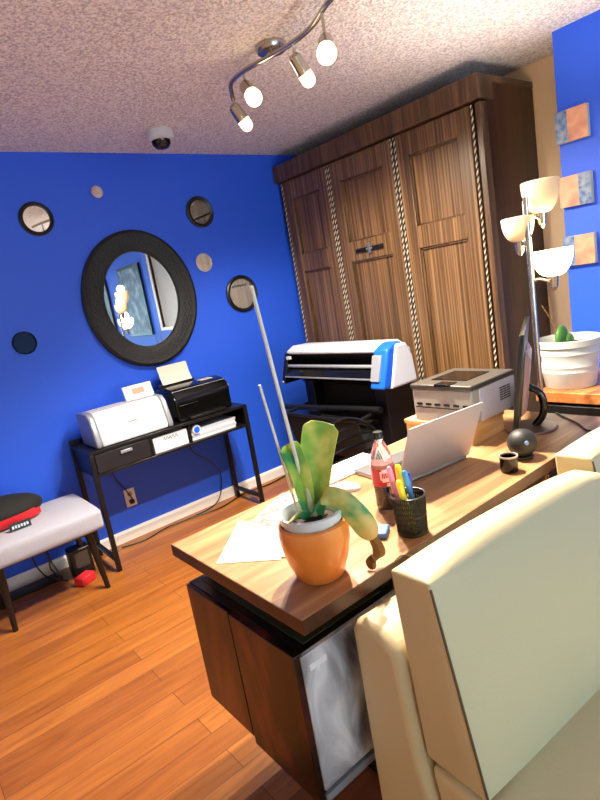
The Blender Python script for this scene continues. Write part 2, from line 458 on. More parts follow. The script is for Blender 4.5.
t = thing('track_light', 'brushed nickel wavy ceiling track light with four spot heads', 'light', (1.65, 1.95, HC))
o0 = Vector(t.location)
bm = B(); add_lathe(bm, [(.066, -.001), (.068, -.012), (.06, -.028), (.03, -.034), (0, -.035)], n=36); add_cone(bm, (-.015, -.01, -.03), (-.028, -.02, -.055), .012, .012, 12); obj('canopy', bm, CHROME, t, smooth=True)
rail = bez([(1.53, 1.40, 2.365), (1.565, 1.52, 2.37), (1.625, 1.66, 2.375), (1.640, 1.80, 2.375), (1.622, 1.93, 2.375), (1.595, 2.07, 2.375), (1.600, 2.20, 2.372), (1.655, 2.29, 2.36), (1.675, 2.315, 2.34)], 8)
bm = B(); add_tube(bm, [p - o0 for p in rail], .0105, 10); obj('rail', bm, CHROME, t, smooth=True)
heads = [((1.575, 1.555, 2.37), (-.50, -.45, -.68), BULB, .10), ((1.640, 1.80, 2.375), (.45, -.05, -.72), BULBD, .06), ((1.598, 2.10, 2.372), (-.12, -.62, -.70), BULB, .055), ((1.676, 2.316, 2.345), (.42, -.10, -.72), BULBD, .04)]
LAMPS = []
for a, d, bmat, drop in heads:
    a = Vector(a) - o0; d = Vector(d).normalized()
    k = a + Vector((0, 0, -drop))
    bm = B(); add_tube(bm, [a, a + Vector((0, 0, -.03)), k], .006, 8)
    c0 = k - d * .02; c1 = k + d * .062
    add_cone(bm, c0, c0 + d * .012, .014, .026, 24); add_cone(bm, c0 + d * .012, c1, .026, .031, 24)
    sh = obj('spot_head', bm, CHROME, t, smooth=True)
    bm = B(); add_cone(bm, c1, c1 + d * .03, .030, .029, 24)
    add_ball(bm, c1 + d * .028, .035 if bmat is BULB else .029, n=20)
    obj('bulb', bm, bmat, sh, smooth=True)
    LAMPS.append((c1 + d * .08 + o0, d, bmat is BULB))

# ------------------------------------------------------------------ wall-bed cabinet
cx = 2.79
t = thing('wall_bed_cabinet', 'tall dark brown panelled wall bed cabinet against the right wall', 'cabinet', (3.02, 2.59, 0))
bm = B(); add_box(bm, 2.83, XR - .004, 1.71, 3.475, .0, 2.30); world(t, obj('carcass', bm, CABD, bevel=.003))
bm = B(); add_box(bm, 2.762, 2.90, 1.706, 3.48, 2.215, 2.335); add_box(bm, 2.9, XR - .004, 1.706, 3.48, 2.30, 2.335); world(t, obj('cornice', bm, CABF, bevel=.004))
boxes = [(2.945, 3.42), (2.345, 2.895), (1.79, 2.30)]
for sy0, sy1 in ((1.709, 1.742),):
    bm = B(); add_box(bm, 2.775, 2.832, sy0, sy1, .0, 2.20); world(t, obj('stile', bm, CABF, bevel=.002))
for i, (y0, y1) in enumerate(boxes):
    d = bpy.data.objects.new('door', None); C.objects.link(d); world(t, d)
    bm = B(); s = .085
    zt, zm1, zm0, zb = 2.205, 1.665, 1.535, .06
    add_box(bm, 2.815, 2.829, y0, y1, zb, zt)                       # back board
    add_box(bm, cx, 2.816, y0, y0 + s, zb, zt); add_box(bm, cx, 2.816, y1 - s, y1, zb, zt)
    for z0, z1 in ((zb, zb + .12), (zm0, zm1), (2.075, zt)):
        add_box(bm, cx, 2.816, y0 + s, y1 - s, z0, z1)
    o = obj('door_leaf', bm, CAB, bevel=.003); o.parent = d
    # raised moulding strips round each recessed panel
    bm = B(); w = .012
    for z0, z1 in ((zb + .12, zm0), (zm1, 2.075)):
        for q in ((y0 + s, y0 + s + w, z0, z1), (y1 - s - w, y1 - s, z0, z1), (y0 + s, y1 - s, z0, z0 + w), (y0 + s, y1 - s, z1 - w, z1)):
            add_box(bm, 2.80, 2.816, *q)
    o = obj('moulding', bm, CABF, bevel=.002); o.parent = d
    if i == 1:
        bm = B(); add_box(bm, 2.772, 2.79, 2.50, 2.74, 1.585, 1.612); o = obj('handle', bm, BLACKM, bevel=.003); o.parent = d
        bm = B(); add_box(bm, 2.766, 2.79, 2.60, 2.622, 1.57, 1.635); add_box(bm, 2.767, 2.79, 2.585, 2.637, 1.593, 1.606); o = obj('latch', bm, SILVER, bevel=.002); o.parent = d
def rope(y, z0=.03, z1=2.20, r=.0075, x=2.792):
    bm = B(); n = 8; K = 300; prev = None
    for k in range(K + 1):
        z = z0 + (z1 - z0) * k / K; a0 = 2 * PI * (z - z0) / .075
        ringv = []
        for i in range(n):
            a = a0 + 2 * PI * i / n; rr = r * (1.0 if i % 2 == 0 else .86)
            ringv.append(bm.verts.new((x + rr * math.cos(a), y + rr * math.sin(a), z)))
        if prev:
            for i in range(n):
                j = (i + 1) % n
                f = bm.faces.new((prev[i], prev[j], ringv[j], ringv[i])); f.material_index = (i // 2) % 2
        prev = ringv
    o = obj('twisted_trim', bm, [CREAM_TRIM, BLACK]); world(t, o)
for y in (3.435, 2.932, 2.908, 2.336, 2.311, 1.772): rope(y)

# ------------------------------------------------------------------ art panels
bl = pattern_mat('denim_blue_print', [(36, 56, 120), (96, 128, 170), (150, 150, 150)], 40)
pk = pattern_mat('pinkish_grain_print', [(196, 132, 104), (214, 158, 128), (178, 116, 96)], 8)
for i, (z, lab, flip) in enumerate(((1.98, 'topmost of the three small wooden art blocks on the blue bay wall', 1), (1.67, 'middle of the three small wooden art blocks, above the lit lamp shade', 0), (1.375, 'lowest of the three small wooden art blocks, beside the lit lamp shade', 1))):
    t = thing('art_block', lab, 'wall art', (XB, 1.35, z), 0, 'small art blocks on the blue bay wall')
    boxo('block', (-.03, -.001, -.078, .078, -.075, .075), CREAM_TRIM, t, bevel=.002)
    ys = (.018, .077) if flip else (-.077, -.018)
    yp = (-.077, .018) if flip else (-.018, .077)
    boxo('blue_print', (-.032, -.0295, ys[0], ys[1], -.074, .074), bl, t)
    boxo('pink_print', (-.032, -.0295, yp[0], yp[1], -.074, .074), pk, t)
t = thing('framed_poster', 'large dark framed picture seen reflected in the oval mirror', 'picture', (XB, -.15, 1.6))
boxo('frame', (-.03, -.001, -.36, .36, -.46, .46), BLACK, t, bevel=.003)
boxo('print', (-.032, -.0295, -.32, .32, -.42, .42), pattern_mat('grey_collage_print', [(40, 46, 70), (96, 110, 140), (190, 196, 206)], 9), t)

# ------------------------------------------------------------------ console table
t = thing('console_table', 'narrow black metal console table with open bays under the oval mirror', 'table', (1.375, 3.28, 0))
x0, x1, y0, y1, zt = -.535, .535, -.18, .17, .73
bm = B(); add_box(bm, x0, x1, y0, y1, zt - .018, zt); add_box(bm, x0, x1, y1 - .012, y1, zt, zt + .03); obj('tabletop', bm, BLACK, t, bevel=.002)
boxo('lower_board', (x0 + .01, x1 - .01, y0 + .004, y1, .578, .594), BLACK, t, bevel=.002)
bm = B(); add_box(bm, x0 + .01, x0 + .024, y0 + .004, y1, .594, .712); add_box(bm, x1 - .024, x1 - .01, y0 + .004, y1, .594, .712); add_box(bm, x0 + .01, x1 - .01, y1 - .012, y1 - .002, .594, .712); obj('side_board', bm, BLACK, t)
boxo('divider', (-.175, -.163, y0 + .006, y1, .594, .712), BLACK, t); boxo('divider', (.09, .102, y0 + .006, y1, .594, .712), BLACK, t)
dr = boxo('drawer', (x0 + .03, -.18, y0, y0 + .3, .60, .706), mat('charcoal_drawer', (28, 28, 34), .4), t, bevel=.002)
bm = B(); add_box(bm, -.36, -.29, y0 - .012, y0 - .001, .672, .690); o = obj('handle', bm, SILVP, dr, bevel=.003)
for sx in (x0, x1 - .026):
    for sy in (y0, y1 - .026):
        boxo('leg', (sx, sx + .026, sy, sy + .026, 0, zt - .018), BLACKM, t, bevel=.002)
    boxo('stretcher', (sx, sx + .026, y0 + .026, y1 - .026, .06, .082), BLACKM, t, bevel=.002)

# things in the bays
t = thing('paper_box', 'white box with handwriting in the middle bay of the console table', 'box', (1.345, 3.24, .594))
boxo('carton', (-.118, .112, -.12, .14, .0, .098), mat('pale_blue_carton', (206, 214, 226), .5), t, bevel=.003)
bm = B()
for x in (-.05, -.03, -.012, .008, .03):
    add_tube(bm, bez([(x, -.1205, .07), (x + .008, -.1205, .088), (x + .012, -.1205, .066), (x + .018, -.1205, .076)], 4), .0015, 5)
obj('handwriting', bm, INK, t)
for i in range(4):
    t = boxo('booklet', (-.165, .165, -.125, .12, 0, .017), PWHITE if i % 2 == 0 else mat('pale_print_%d' % i, (176, 186, 206), .5), bevel=.001)
    t.location = (1.655 + (.004 if i % 2 else -.004), 3.255, .5945 + i * .0172); t.name = 'booklet'
    tag(t, ['bottom', 'second from bottom', 'second from top', 'topmost'][i] + ' booklet of the white pile in the right bay of the console', 'booklet', 'booklets in the console bay')
t = thing('disc_spindle', 'blue and white round spool lying at the left of the booklets in the console bay', 'spool', (1.525, 3.118, .663))
bm = B(); add_cone(bm, (0, 0, 0), (0, .012, 0), .028, .028, 24); obj('rim', bm, PWHITE, t, smooth=True)
bm = B(); add_cone(bm, (0, -.003, 0), (0, 0, 0), .02, .02, 24); obj('core', bm, PBLUE, t, smooth=True)

# white photo printer
t = thing('photo_printer', 'wide white photo printer with silver ends on the console table', 'printer', (1.14, 3.24, .732))
prof = [(-.12, 0), (.13, 0), (.13, .19), (.06, .2), (-.05, .195), (-.085, .165), (-.125, .03)]
bm = B(); add_prism(bm, prof, lambda u, v, d: (d, u, v), -.205, .205); obj('body', bm, PWHITE, t, bevel=.008, seg=3)
for s in (-1, 1):
    bm = B(); add_prism(bm, [(u * 1.03, v * 1.0 + .0) for u, v in prof], lambda u, v, d: (d, u, v), s * .206, s * .24); obj('end_cap', bm, SILVP, t, bevel=.01, seg=3)
bm = B(); add_box(bm, -.20, .20, .005, .008, .2005, .203); add_box(bm, -.19, .19, -.03, -.027, .1975, .2); obj('lid_seam', bm, PGREY, t)
bm = B(); add_box(bm, -.03, .03, -.1105, -.1085, .1, .106); obj('badge', bm, PGREY, t)
bm = B(); add_hexa(bm, [(.03, .0, .2), (.215, .0, .2), (.215, .014, .2), (.03, .014, .2), (.03, .03, .285), (.215, .03, .285), (.215, .044, .285), (.03, .044, .285)]); p = obj('control_panel', bm, PWHITE, t, bevel=.004)
bm = B(); add_hexa(bm, [(.085, .0095, .232), (.16, .0095, .232), (.16, .014, .232), (.085, .014, .232), (.085, .0205, .266), (.16, .0205, .266), (.16, .024, .266), (.085, .024, .266)]); obj('display', bm, mat('amber_display', (176, 140, 120), .3), p)

# black printer with paper
t = thing('inkjet_printer', 'glossy black inkjet printer on the right of the console table', 'printer', (1.63, 3.27, .732))
prof = [(-.13, 0), (.14, 0), (.14, .2), (.0, .215), (-.09, .2), (-.125, .165), (-.135, .14), (-.13, .1)]
bm = B(); add_prism(bm, prof, lambda u, v, d: (d, u, v), -.2, .2); obj('body', bm, BLACKG, t, bevel=.015, seg=3)
bm = B(); add_hexa(bm, [(-.2, -.128, .145), (.2, -.128, .145), (.2, -.126, .15), (-.2, -.126, .15), (-.19, -.098, .192), (.19, -.098, .192), (.19, -.09, .196), (-.19, -.09, .196)]); obj('control_strip', bm, SILVP, t, bevel=.002)
bm = B(); add_box(bm, -.13, .13, -.165, -.12, .005, .02); add_box(bm, -.18, -.05, -.137, -.134, .1, .104); obj('output_tray', bm, BLACK, t, bevel=.003)
bm = B(); add_box(bm, .04, .13, -.06, .0, .209, .216); obj('key_pad', bm, PGREY, t, bevel=.002)
bm = B(); add_box(bm, -.18, .08, .10, .13, .19, .225); obj('paper_feed', bm, BLACK, t, bevel=.003)
bm = B(); add_sheet(bm, [[(1.47 + .215 * j, 3.352 + .05 * i / 4 + .006 * math.sin(i), .955 + .12 * i / 4) for j in (0, .5, 1)] for i in range(5)], .003)
tag(obj('paper_sheet', bm, PAPER, smooth=True), 'white paper standing in the rear feed of the black inkjet printer', 'paper')

# outlet and cords
t = thing('wall_outlet', 'white wall outlet with black plug on the blue wall under the console', 'outlet', (1.135, YB, .275))
boxo('plate', (-.036, .036, -.008, -.001, -.06, .06), WHITE, t, bevel=.003)
bm = B()
for z in (-.024, .026): add_cone(bm, (0, -.010, z), (0, -.007, z), .017, .017, 20)
obj('receptacle', bm, PGREY, t)
boxo('plug', (-.014, .014, -.032, -.009, -.038, -.012), BLACK, t, bevel=.003)
bm = B(); add_tube(bm, bez([(1.02, 3.46, .575), (1.06, 3.45, .44), (1.10, 3.455, .36), (1.134, 3.44, .27)], 6), .004, 6)
tag(obj('wall_cable', bm, BLACK, smooth=True), 'black cord from the white printer down to the wall outlet', 'cable', 'cables at the blue wall')
bm = B(); add_tube(bm, bez([(1.60, 3.46, .575), (1.62, 3.44, .44), (1.72, 3.43, .34), (1.80, 3.45, .20), (1.72, 3.43, .03), (1.5, 3.40, .008), (1.3, 3.41, .008), (1.12, 3.36, .008), (.98, 3.40, .008)], 8), .004, 6)
tag(obj('wall_cable', bm, BLACK, smooth=True), 'black cord looping from the black printer to the floor along the baseboard', 'cable', 'cables at the blue wall')
bm = B(); add_tube(bm, bez([(1.45, 3.41, .0055), (1.7, 3.36, .0055), (1.95, 3.43, .0055), (2.15, 3.40, .0055), (2.35, 3.43, .0055)], 8), .005, 6)
tag(obj('wall_cable', bm, BLACK, smooth=True), 'black cord lying on the floor by the right end of the console', 'cable', 'cables at the blue wall')

# ------------------------------------------------------------------ bench and what is on or under it
t = thing('upholstered_bench', 'grey fabric bench with tapered black legs at the left photo edge', 'bench', (.36, 3.11, 0))
bm = B(); add_cushion(bm, [(-.24, -.23, .37), (.41, -.23, .37), (.41, .24, .37), (-.24, .24, .37), (-.24, -.23, .475), (.41, -.23, .475), (.41, .24, .475), (-.24, .24, .475)], (.012, .012, .022), 10); obj('seat', bm, GREYF, t, smooth=True, bevel=.018, seg=3)
boxo('seat_frame', (-.20, .37, -.19, .20, .352, .368), BLACK, t)
for sx, sy in ((-.10, -.12), (.36, -.12), (-.10, .17), (.36, .17)):
    bm = B(); add_cone(bm, (sx * 1.04, sy * 1.1, 0), (sx * .96, sy, .345), .013, .022, 16); obj('leg', bm, BLACK, t, smooth=True)

t = thing('sling_bag', 'black bag with a red band and tag lying on the grey bench', 'bag', (.30, 3.12, .497))
bm = B(); add_ball(bm, (.01, .02, .065), .115, 2.2, 1.2, .72, 28)
for v in bm.verts: v.co.z = max(v.co.z, 0.0)
obj('bag_body', bm, BLACKF, t, smooth=True)
bm = B(); g = []
for i in range(15):
    a = -.24 + .47 * i / 14
    row = []
    for j in range(4):
        v = .012 + .048 * j / 3
        yy = -.012 - .125 * math.sqrt(max(0, 1 - ((a) / .245) ** 2)) * math.sqrt(max(0, 1 - ((v - .055) / .08) ** 2)) + .02
        row.append((a, yy, v))
    g.append(row)
add_sheet(bm, g, .008); obj('red_band', bm, RED, t, smooth=True)
bm = B(); add_hexa(bm, [(.055, -.152, .0), (.155, -.15, .0), (.155, -.146, .0), (.055, -.148, .0), (.055, -.142, .035), (.155, -.14, .035), (.155, -.136, .035), (.055, -.138, .035)]); g = obj('tag', bm, BLACK, t)
bm = B()
for k in range(6):
    xx = .066 + k * .0135
    add_box(bm, xx, xx + .009, -.1535, -.1495, .010 + .002 * (k % 2), .025)
obj('tag_lettering', bm, PWHITE, g)
t = thing('power_adapter', 'black power adapter block on the floor behind the bench leg', 'adapter', (.70, 3.30, 0))
boxo('case', (-.06, .06, -.05, .05, .0005, .17), BLACK, t, bevel=.006)
boxo('socket_face', (-.04, .04, -.054, -.05, .06, .15), PDARK, t)
t = boxo('tool_case', (-.05, .05, -.035, .035, 0, .05), RED, bevel=.008); t.location = (.67, 3.16, .0005); t.rotation_euler = (0, 0, .5)
tag(t, 'small red case on the floor under the right end of the bench', 'case')
bm = B(); add_tube(bm, bez([(.47, 3.3, .345), (.46, 3.28, .2), (.49, 3.27, .1), (.54, 3.29, .04), (.6, 3.26, .008)], 7), .0045, 6); add_tube(bm, bez([(.50, 3.3, .345), (.54, 3.28, .22), (.53, 3.26, .12), (.57, 3.25, .06), (.545, 3.28, .15), (.52, 3.3, .3)], 7), .0045, 6)
tag(obj('hanging_cable', bm, BLACK, smooth=True), 'looped black cables hanging under the grey bench', 'cable')
t = boxo('power_strip', (-.17, .17, -.03, .03, .0005, .035), BLACK, bevel=.005); t.location = (.42, 3.36, 0)
tag(t, 'black power strip on the floor along the wall under the bench', 'power strip')

# ------------------------------------------------------------------ wide-format plotter
t = thing('wide_format_plotter', 'large floor standing plotter with white lid, black body and blue end cover', 'plotter', (2.42, 2.62, 0))
y0, y1 = -.40, .46
bm = B(); add_prism(bm, [(-.12, 1.006), (-.06, 1.036), (.08, 1.03), (.18, .96), (.18, .93), (-.118, .985)], lambda u, v, d: (u, d, v), y0, y1); obj('lid', bm, PWHITE, t, bevel=.008, seg=3)
bm = B(); add_prism(bm, [(-.10, .985), (.17, .95), (.18, .80), (-.02, .76), (-.06, .80), (-.05, .9)], lambda u, v, d: (u, d, v), y0, y1 - .02); obj('body', bm, BLACK, t)
bm = B(); add_prism(bm, [(-.124, .995), (.18, .95), (.18, .79), (-.18, .79), (-.19, .80)], lambda u, v, d: (u, d, v), y1 - .02, y1 + .02); obj('end_plate', bm, BLACKG, t, bevel=.006)
boxo('end_stripe', (-.19, -.186, y1 - .005, y1 + .012, .80, .81), PWHITE, t)
bm = B(); add_tube(bm, [(-.13, y0, .905), (-.13, y1 - .02, .905)], .012, 12); obj('carriage_rail', bm, SILVP, t, smooth=True)
bm = B(); add_prism(bm, [(-.12, .895), (-.185, .845), (-.185, .838), (-.06, .85)], lambda u, v, d: (u, d, v), y0, y1 - .02); obj('front_tray', bm, BLACKG, t)
boxo('cutting_strip', (-.19, -.184, y0, y1 - .03, .838, .846), SILVP, t)
boxo('side_badge', (-.15, -.13, y1 - .06, y1 - .025, .955, .975), PWHITE, t)
bm = B(); add_prism(bm, [(-.125, 1.005), (-.06, 1.034), (.0, 1.034), (-.01, .775), (-.20, .785)], lambda u, v, d: (u, d, v), y0 - .09, y0 + .02); cp = obj('end_cover', bm, PBLUE, t, bevel=.014, seg=3)
bm = B(); add_prism(bm, [(-.06, 1.025), (.03, 1.02), (.075, .94), (.095, .775), (-.14, .775)], lambda u, v, d: (u, d, v), y0 - .10, y0 + .01); obj('side_shell', bm, PWHITE, t, bevel=.014, seg=3)
bm = B(); add_hexa(bm, [(-.196, y0 - .055, .83), (-.196, y0 + .012, .83), (-.18, y0 + .012, .83), (-.18, y0 - .055, .83), (-.150, y0 - .055, .975), (-.150, y0 + .012, .975), (-.13, y0 + .012, .975), (-.13, y0 - .055, .975)]); cpn = obj('control_panel', bm, SILVP, t, bevel=.003)
bm = B(); add_hexa(bm, [(-.1575, y0 - .045, .945), (-.1575, y0 + .0, .945), (-.14, y0 + .0, .945), (-.14, y0 - .045, .945), (-.152, y0 - .045, .962), (-.152, y0 + .0, .962), (-.14, y0, .962), (-.14, y0 - .045, .962)]); obj('display', bm, BLACKG, cpn)
for yy in (y0 + .06, y1 - .14):
    boxo('leg', (-.09, .15, yy - .06, yy + .03, .06, .80), BLACKM, t, bevel=.004)
    boxo('foot', (-.22, .22, yy + .01, yy + .07, .0, .06), BLACKM, t, bevel=.006)
bm = B(); add_box(bm, -.02, .03, y0 + .14, y1 - .14, .25, .31); obj('cross_bar', bm, BLACKM, t, bevel=.004)
bm = B(); add_box(bm, -.005, .015, y0 + .1, y1 - .12, .31, .78); obj('stand_panel', bm, BLACKF, t)
bm = B(); add_tube(bm, [(-.13, y0 + .02, .645), (-.13, y1 + .12, .60)], .02, 14); obj('roll_holder', bm, BLACKM, t, smooth=True)
bm = B(); g = []
for i in range(9):
    a = i / 8; g.append([(-.26 + .2 * a, y0 + .1 + (y1 - .06 - y0 - .1) * j / 4, .60 - .26 * math.sin(PI * min(1, a * 1.0)) * 1.0 - .05 * a) for j in range(5)])
add_sheet(bm, g, .006); obj('catch_basket', bm, BLACKF, t, smooth=True)
bm = B()
for yy in (y0 + .1, y1 - .06): add_tube(bm, [(-.02, yy, .62), (-.26, yy, .60)], .012, 10)
add_tube(bm, [(-.26, y0 + .1, .60), (-.26, y1 - .06, .60)], .01, 10); obj('basket_rail', bm, BLACKM, t, smooth=True)

# ------------------------------------------------------------------ chair behind the desk
t = thing('slat_back_chair', 'black chair with curved slatted back behind the desk before the plotter', 'chair', (1.74, 1.80, 0), 0)
bm = B(); add_cushion(bm, [(-.2, -.2, .42), (.2, -.2, .42), (.2, .2, .42), (-.2, .2, .42), (-.2, -.2, .47), (.2, -.2, .47), (.2, .2, .47), (-.2, .2, .47)], (.01, .01, .012), 6); obj('seat', bm, BLACK, t, smooth=True, bevel=.01)
for sx in (-1, 1):
    for sy in (-1, 1):
        bm = B(); add_cone(bm, (sx * .2, sy * .2, 0), (sx * .17, sy * .17, .43), .012, .014, 12); obj('leg', bm, BLACKM, t, smooth=True)
def arc(z, w, y=.14, sag=.07, n=16):
    return [(w * math.sin(-PI / 2 + PI * k / n), y + sag * math.cos(-PI / 2 + PI * k / n), z) for k in range(n + 1)]
bm = B(); pts = bez([(-.20, .13, .45), (-.205, .14, .60), (-.17, .16, .70), (-.08, .19, .75), (.02, .20, .755), (.11, .18, .73), (.18, .15, .66), (.20, .13, .55), (.2, .13, .45)], 6); add_tube(bm, pts, .011, 10); obj('back_frame', bm, BLACKG, t, smooth=True)
for k in range(4):
    z = .71 - .05 * k
    bm = B(); add_tube(bm, arc(z, .17 + .008 * k, .14, .05), .008, 8); obj('slat', bm, BLACKG, t, smooth=True)

# ------------------------------------------------------------------ desk
t = thing('office_desk', 'walnut topped office desk with hanging dark drawer pedestal', 'desk', (1.34, 1.175, 0))
DX0, DX1, DY0, DY1, DZ = .567, 2.115, .866, 1.485, .76
bm = B(); add_box(bm, DX0, DX1, DY0, DY1, DZ - .036, DZ); world(t, obj('desktop', bm, DESK, bevel=.002))
bm = B(); add_box(bm, DX0 - .001, DX0 + .004, DY0, DY1, DZ - .036, DZ - .001); world(t, obj('edge_band', bm, DESKD))
bm = B(); add_box(bm, DX0, DX1, DY0 - .001, DY0 + .004, DZ - .036, DZ - .001); world(t, obj('edge_band', bm, DESKD))
ped = None
bm = B(); add_box(bm, .572, .96, .91, 1.425, .272, .655); ped = obj('pedestal', bm, BLACK); world(t, ped)
bm = B(); add_box(bm, .560, .573, 1.195, 1.425, .272, .652); o = obj('side_panel', bm, PEDW, ped, bevel=.002)
bm = B(); add_box(bm, .550, .573, .902, 1.17, .272, .662); o = obj('side_panel', bm, PEDW, ped, bevel=.002)
bm = B(); add_box(bm, .566, .955, .897, .911, .305, .655); o = obj('drawer_front', bm, PANELG, ped, bevel=.002)
bm = B(); add_box(bm, .566, .955, .894, .911, .276, .295); obj('bottom_rail', bm, SILVP, ped, bevel=.001)
bm = B(); add_box(bm, .585, .634, .8955, .8975, .612, .626); add_box(bm, .603, .611, .8955, .8975, .601, .611); obj('sticker', bm, mat('white_sticker', (250, 250, 252), .4), ped)
bm = B(); add_box(bm, .60, .93, .93, 1.40, .655, .657); obj('top_tray', bm, mat('olive_tray', (52, 54, 34), .5), ped)
bm = B(); 
for xx in (.62, .90):
    for yy in (.96, 1.36): add_box(bm, xx, xx + .03, yy, yy + .03, .657, DZ - .036)
obj('standoff', bm, BLACKM, ped)
bm = B(); add_box(bm, .60, 2.07, 1.15, 1.19, DZ - .075, DZ - .036); world(t, obj('cross_beam', bm, BLACKM))
for xa in (.86, 2.0):
    for ya in (.93, 1.38):
        bm = B(); add_box(bm, xa, xa + .045, ya, ya + .045, .0, DZ - .036); world(t, obj('leg', bm, BLACKM, bevel=.002))
    bm = B(); add_box(bm, xa, xa + .045, .975, 1.38, .0, .03); world(t, obj('foot_bar', bm, BLACKM, bevel=.002))

# papers
def sheet(name, corners, z, m, label, group='papers on the desk', curl=0.0, cat='paper'):
    a, b_, c, d = [Vector((p[0], p[1], z)) for p in corners]
    g = []
    for i in range(7):
        u = i / 6
        g.append([(a * (1 - v) + b_ * v) * (1 - u) + (d * (1 - v) + c * v) * u + Vector((0, 0, curl * (u ** 3) * (1 - v))) for v in [k / 6 for k in range(7)]])
    bm = B(); add_sheet(bm, g, .0009)
    return tag(obj(name, bm, m, smooth=True), label, cat, group)
sheet('paper_sheet', [(.585, 1.25), (.70, 1.115), (.845, 1.25), (.77, 1.425)], .7612, PAPER, 'white sheet of paper nearest the desk corner left of the orange pot', curl=.003)
sheet('paper_sheet', [(.70, 1.13), (.76, 1.06), (.90, 1.2), (.84, 1.27)], .7625, mat('cream_paper', (208, 194, 168), .7), 'cream paper half hidden behind the orange pot', curl=.002)
sheet('printed_paper', [(.76, 1.37), (.87, 1.22), (1.06, 1.33), (.98, 1.475)], .7640, pattern_mat('rosy_map_print', [(190, 176, 170), (176, 76, 84), (206, 190, 170), (70, 74, 100)], 30), 'printed paper with pinkish pattern behind the orange pot', curl=.004)
sheet('paper_sheet', [(1.0, 1.37), (1.05, 1.28), (1.13, 1.36), (1.07, 1.47)], .7612, PAPER, 'small white paper behind the orchid leaves at the far edge of the desk')
t = boxo('notepad', (-.13, .15, -.06, .075, 0, .008), PAPER, bevel=.001); t.location = (1.25, 1.435, .7605); t.rotation_euler = (0, 0, -.05)
tag(t, 'flat white notepad between the bottle and the laptop lid', 'notepad')
t = thing('computer_mouse', 'small white mouse lying on the desk right of the orchid', 'mouse', (1.125, 1.308, .7603), .35)
bm = B(); add_ball(bm, (0, 0, .004), .05, .62, 1.0, .36, 24)
for v in bm.verts: v.co.z = max(v.co.z, 0)
obj('shell', bm, PWHITE, t, smooth=True)
boxo('scroll_wheel', (-.003, .003, .022, .034, .0175, .0215), PGREY, t)

# laptop
t = thing('laptop', 'open silver laptop with its lid back towards the sofa', 'laptop', (1.385, 1.145, .7605), math.radians(-6.5))
L0, L1 = -.175, .158
bm = B(); add_box(bm, L0, L1, 0, .225, 0, .014); obj('keyboard_base', bm, SILVER, t, bevel=.003)
bm = B(); add_hexa(bm, [(L0, -.012, .008), (L1, -.012, .008), (L1, -.004, .008), (L0, -.004, .008), (L0, -.098, .206), (L1, -.098, .206), (L1, -.091, .208), (L0, -.091, .208)]); ld = obj('lid', bm, mat('silver_laptop_lid', (176, 170, 176), .45, .3), t, bevel=.003)
bm = B(); add_hexa(bm, [(L0 + .01, -.006, .018), (L1 - .01, -.006, .018), (L1 - .01, -.0045, .018), (L0 + .01, -.0045, .018), (L0 + .01, -.086, .198), (L1 - .01, -.086, .198), (L1 - .01, -.0845, .198), (L0 + .01, -.0845, .198)]); obj('screen', bm, BLACKG, ld)
bm = B(); add_cone(bm, (L0 + .02, -.008, .008), (L1 - .02, -.008, .008), .008, .008, 14); obj('hinge', bm, SILVP, t, smooth=True)
bm = B()
for r_ in range(5):
    for c_ in range(12): add_box(bm, L0 + .02 + c_ * .0245, L0 + .039 + c_ * .0245, .03 + r_ * .022, .047 + r_ * .022, .014, .0155)
obj('keyboard', bm, BLACK, t)

# bottle
t = thing('soda_bottle', 'plastic bottle of dark cola with red label beside the pen cup', 'bottle', (1.082, 1.085, .7605))
PET = mat('clear_plastic', (250, 246, 244), .04, trans=1, spec=.5)
bm = B(); add_lathe(bm, [(.024, .0), (.031, .004), (.033, .02), (.0325, .06), (.034, .075), (.034, .13), (.033, .145), (.028, .172), (.018, .196), (.0125, .208), (.0125, .216), (0, .216)], n=32); obj('bottle_wall', bm, PET, t, smooth=True)
bm = B(); add_lathe(bm, [(0, .003), (.028, .004), (.0312, .02), (.031, .06), (.0322, .075), (.0322, .118), (0, .118)], n=32); obj('cola', bm, mat('dark_cola', (30, 8, 6), .08), t, smooth=True)
bm = B(); add_lathe(bm, [(0, .1182), (.0322, .1182), (.0322, .13), (.0315, .142), (0, .142)], n=32); obj('foam', bm, mat('pink_foam', (226, 150, 146), .5), t, smooth=True)
def wrap(bm, r, a0, a1, z0, z1, n=12, th=.0006):
    add_sheet(bm, [[((r) * math.cos(a0 + (a1 - a0) * i / n), r * math.sin(a0 + (a1 - a0) * i / n), z) for z in (z0, z1)] for i in range(n + 1)], th)
bm = B(); wrap(bm, .0346, 0, 2 * PI, .078, .13, 40); lb = obj('label', bm, mat('red_label', (190, 24, 40), .35), t, smooth=True)
af = math.atan2(-1.0, -1.08) + .15
bm = B()
wrap(bm, .0352, af - .42, af + .42, .098, .124, 10); wrap(bm, .0352, af - .28, af + .28, .092, .130, 8); obj('label_emblem', bm, mat('pale_emblem', (240, 206, 206), .4), lb, smooth=True)
bm = B()
for k in range(4): wrap(bm, .0358, af - .26 + k * .14, af - .17 + k * .14, .104, .119, 3)
obj('emblem_marks', bm, RED, lb)
bm = B(); wrap(bm, .0352, af + .05, af + .5, .0785, .088, 5); wrap(bm, .0336, af + .35, af + .55, .045, .05, 3); obj('label_patch', bm, PAPER, lb)
bm = B(); add_lathe(bm, [(0, .214), (.0145, .214), (.0145, .232), (.013, .234), (0, .234)], n=28); obj('cap', bm, BLACK, t, smooth=True)

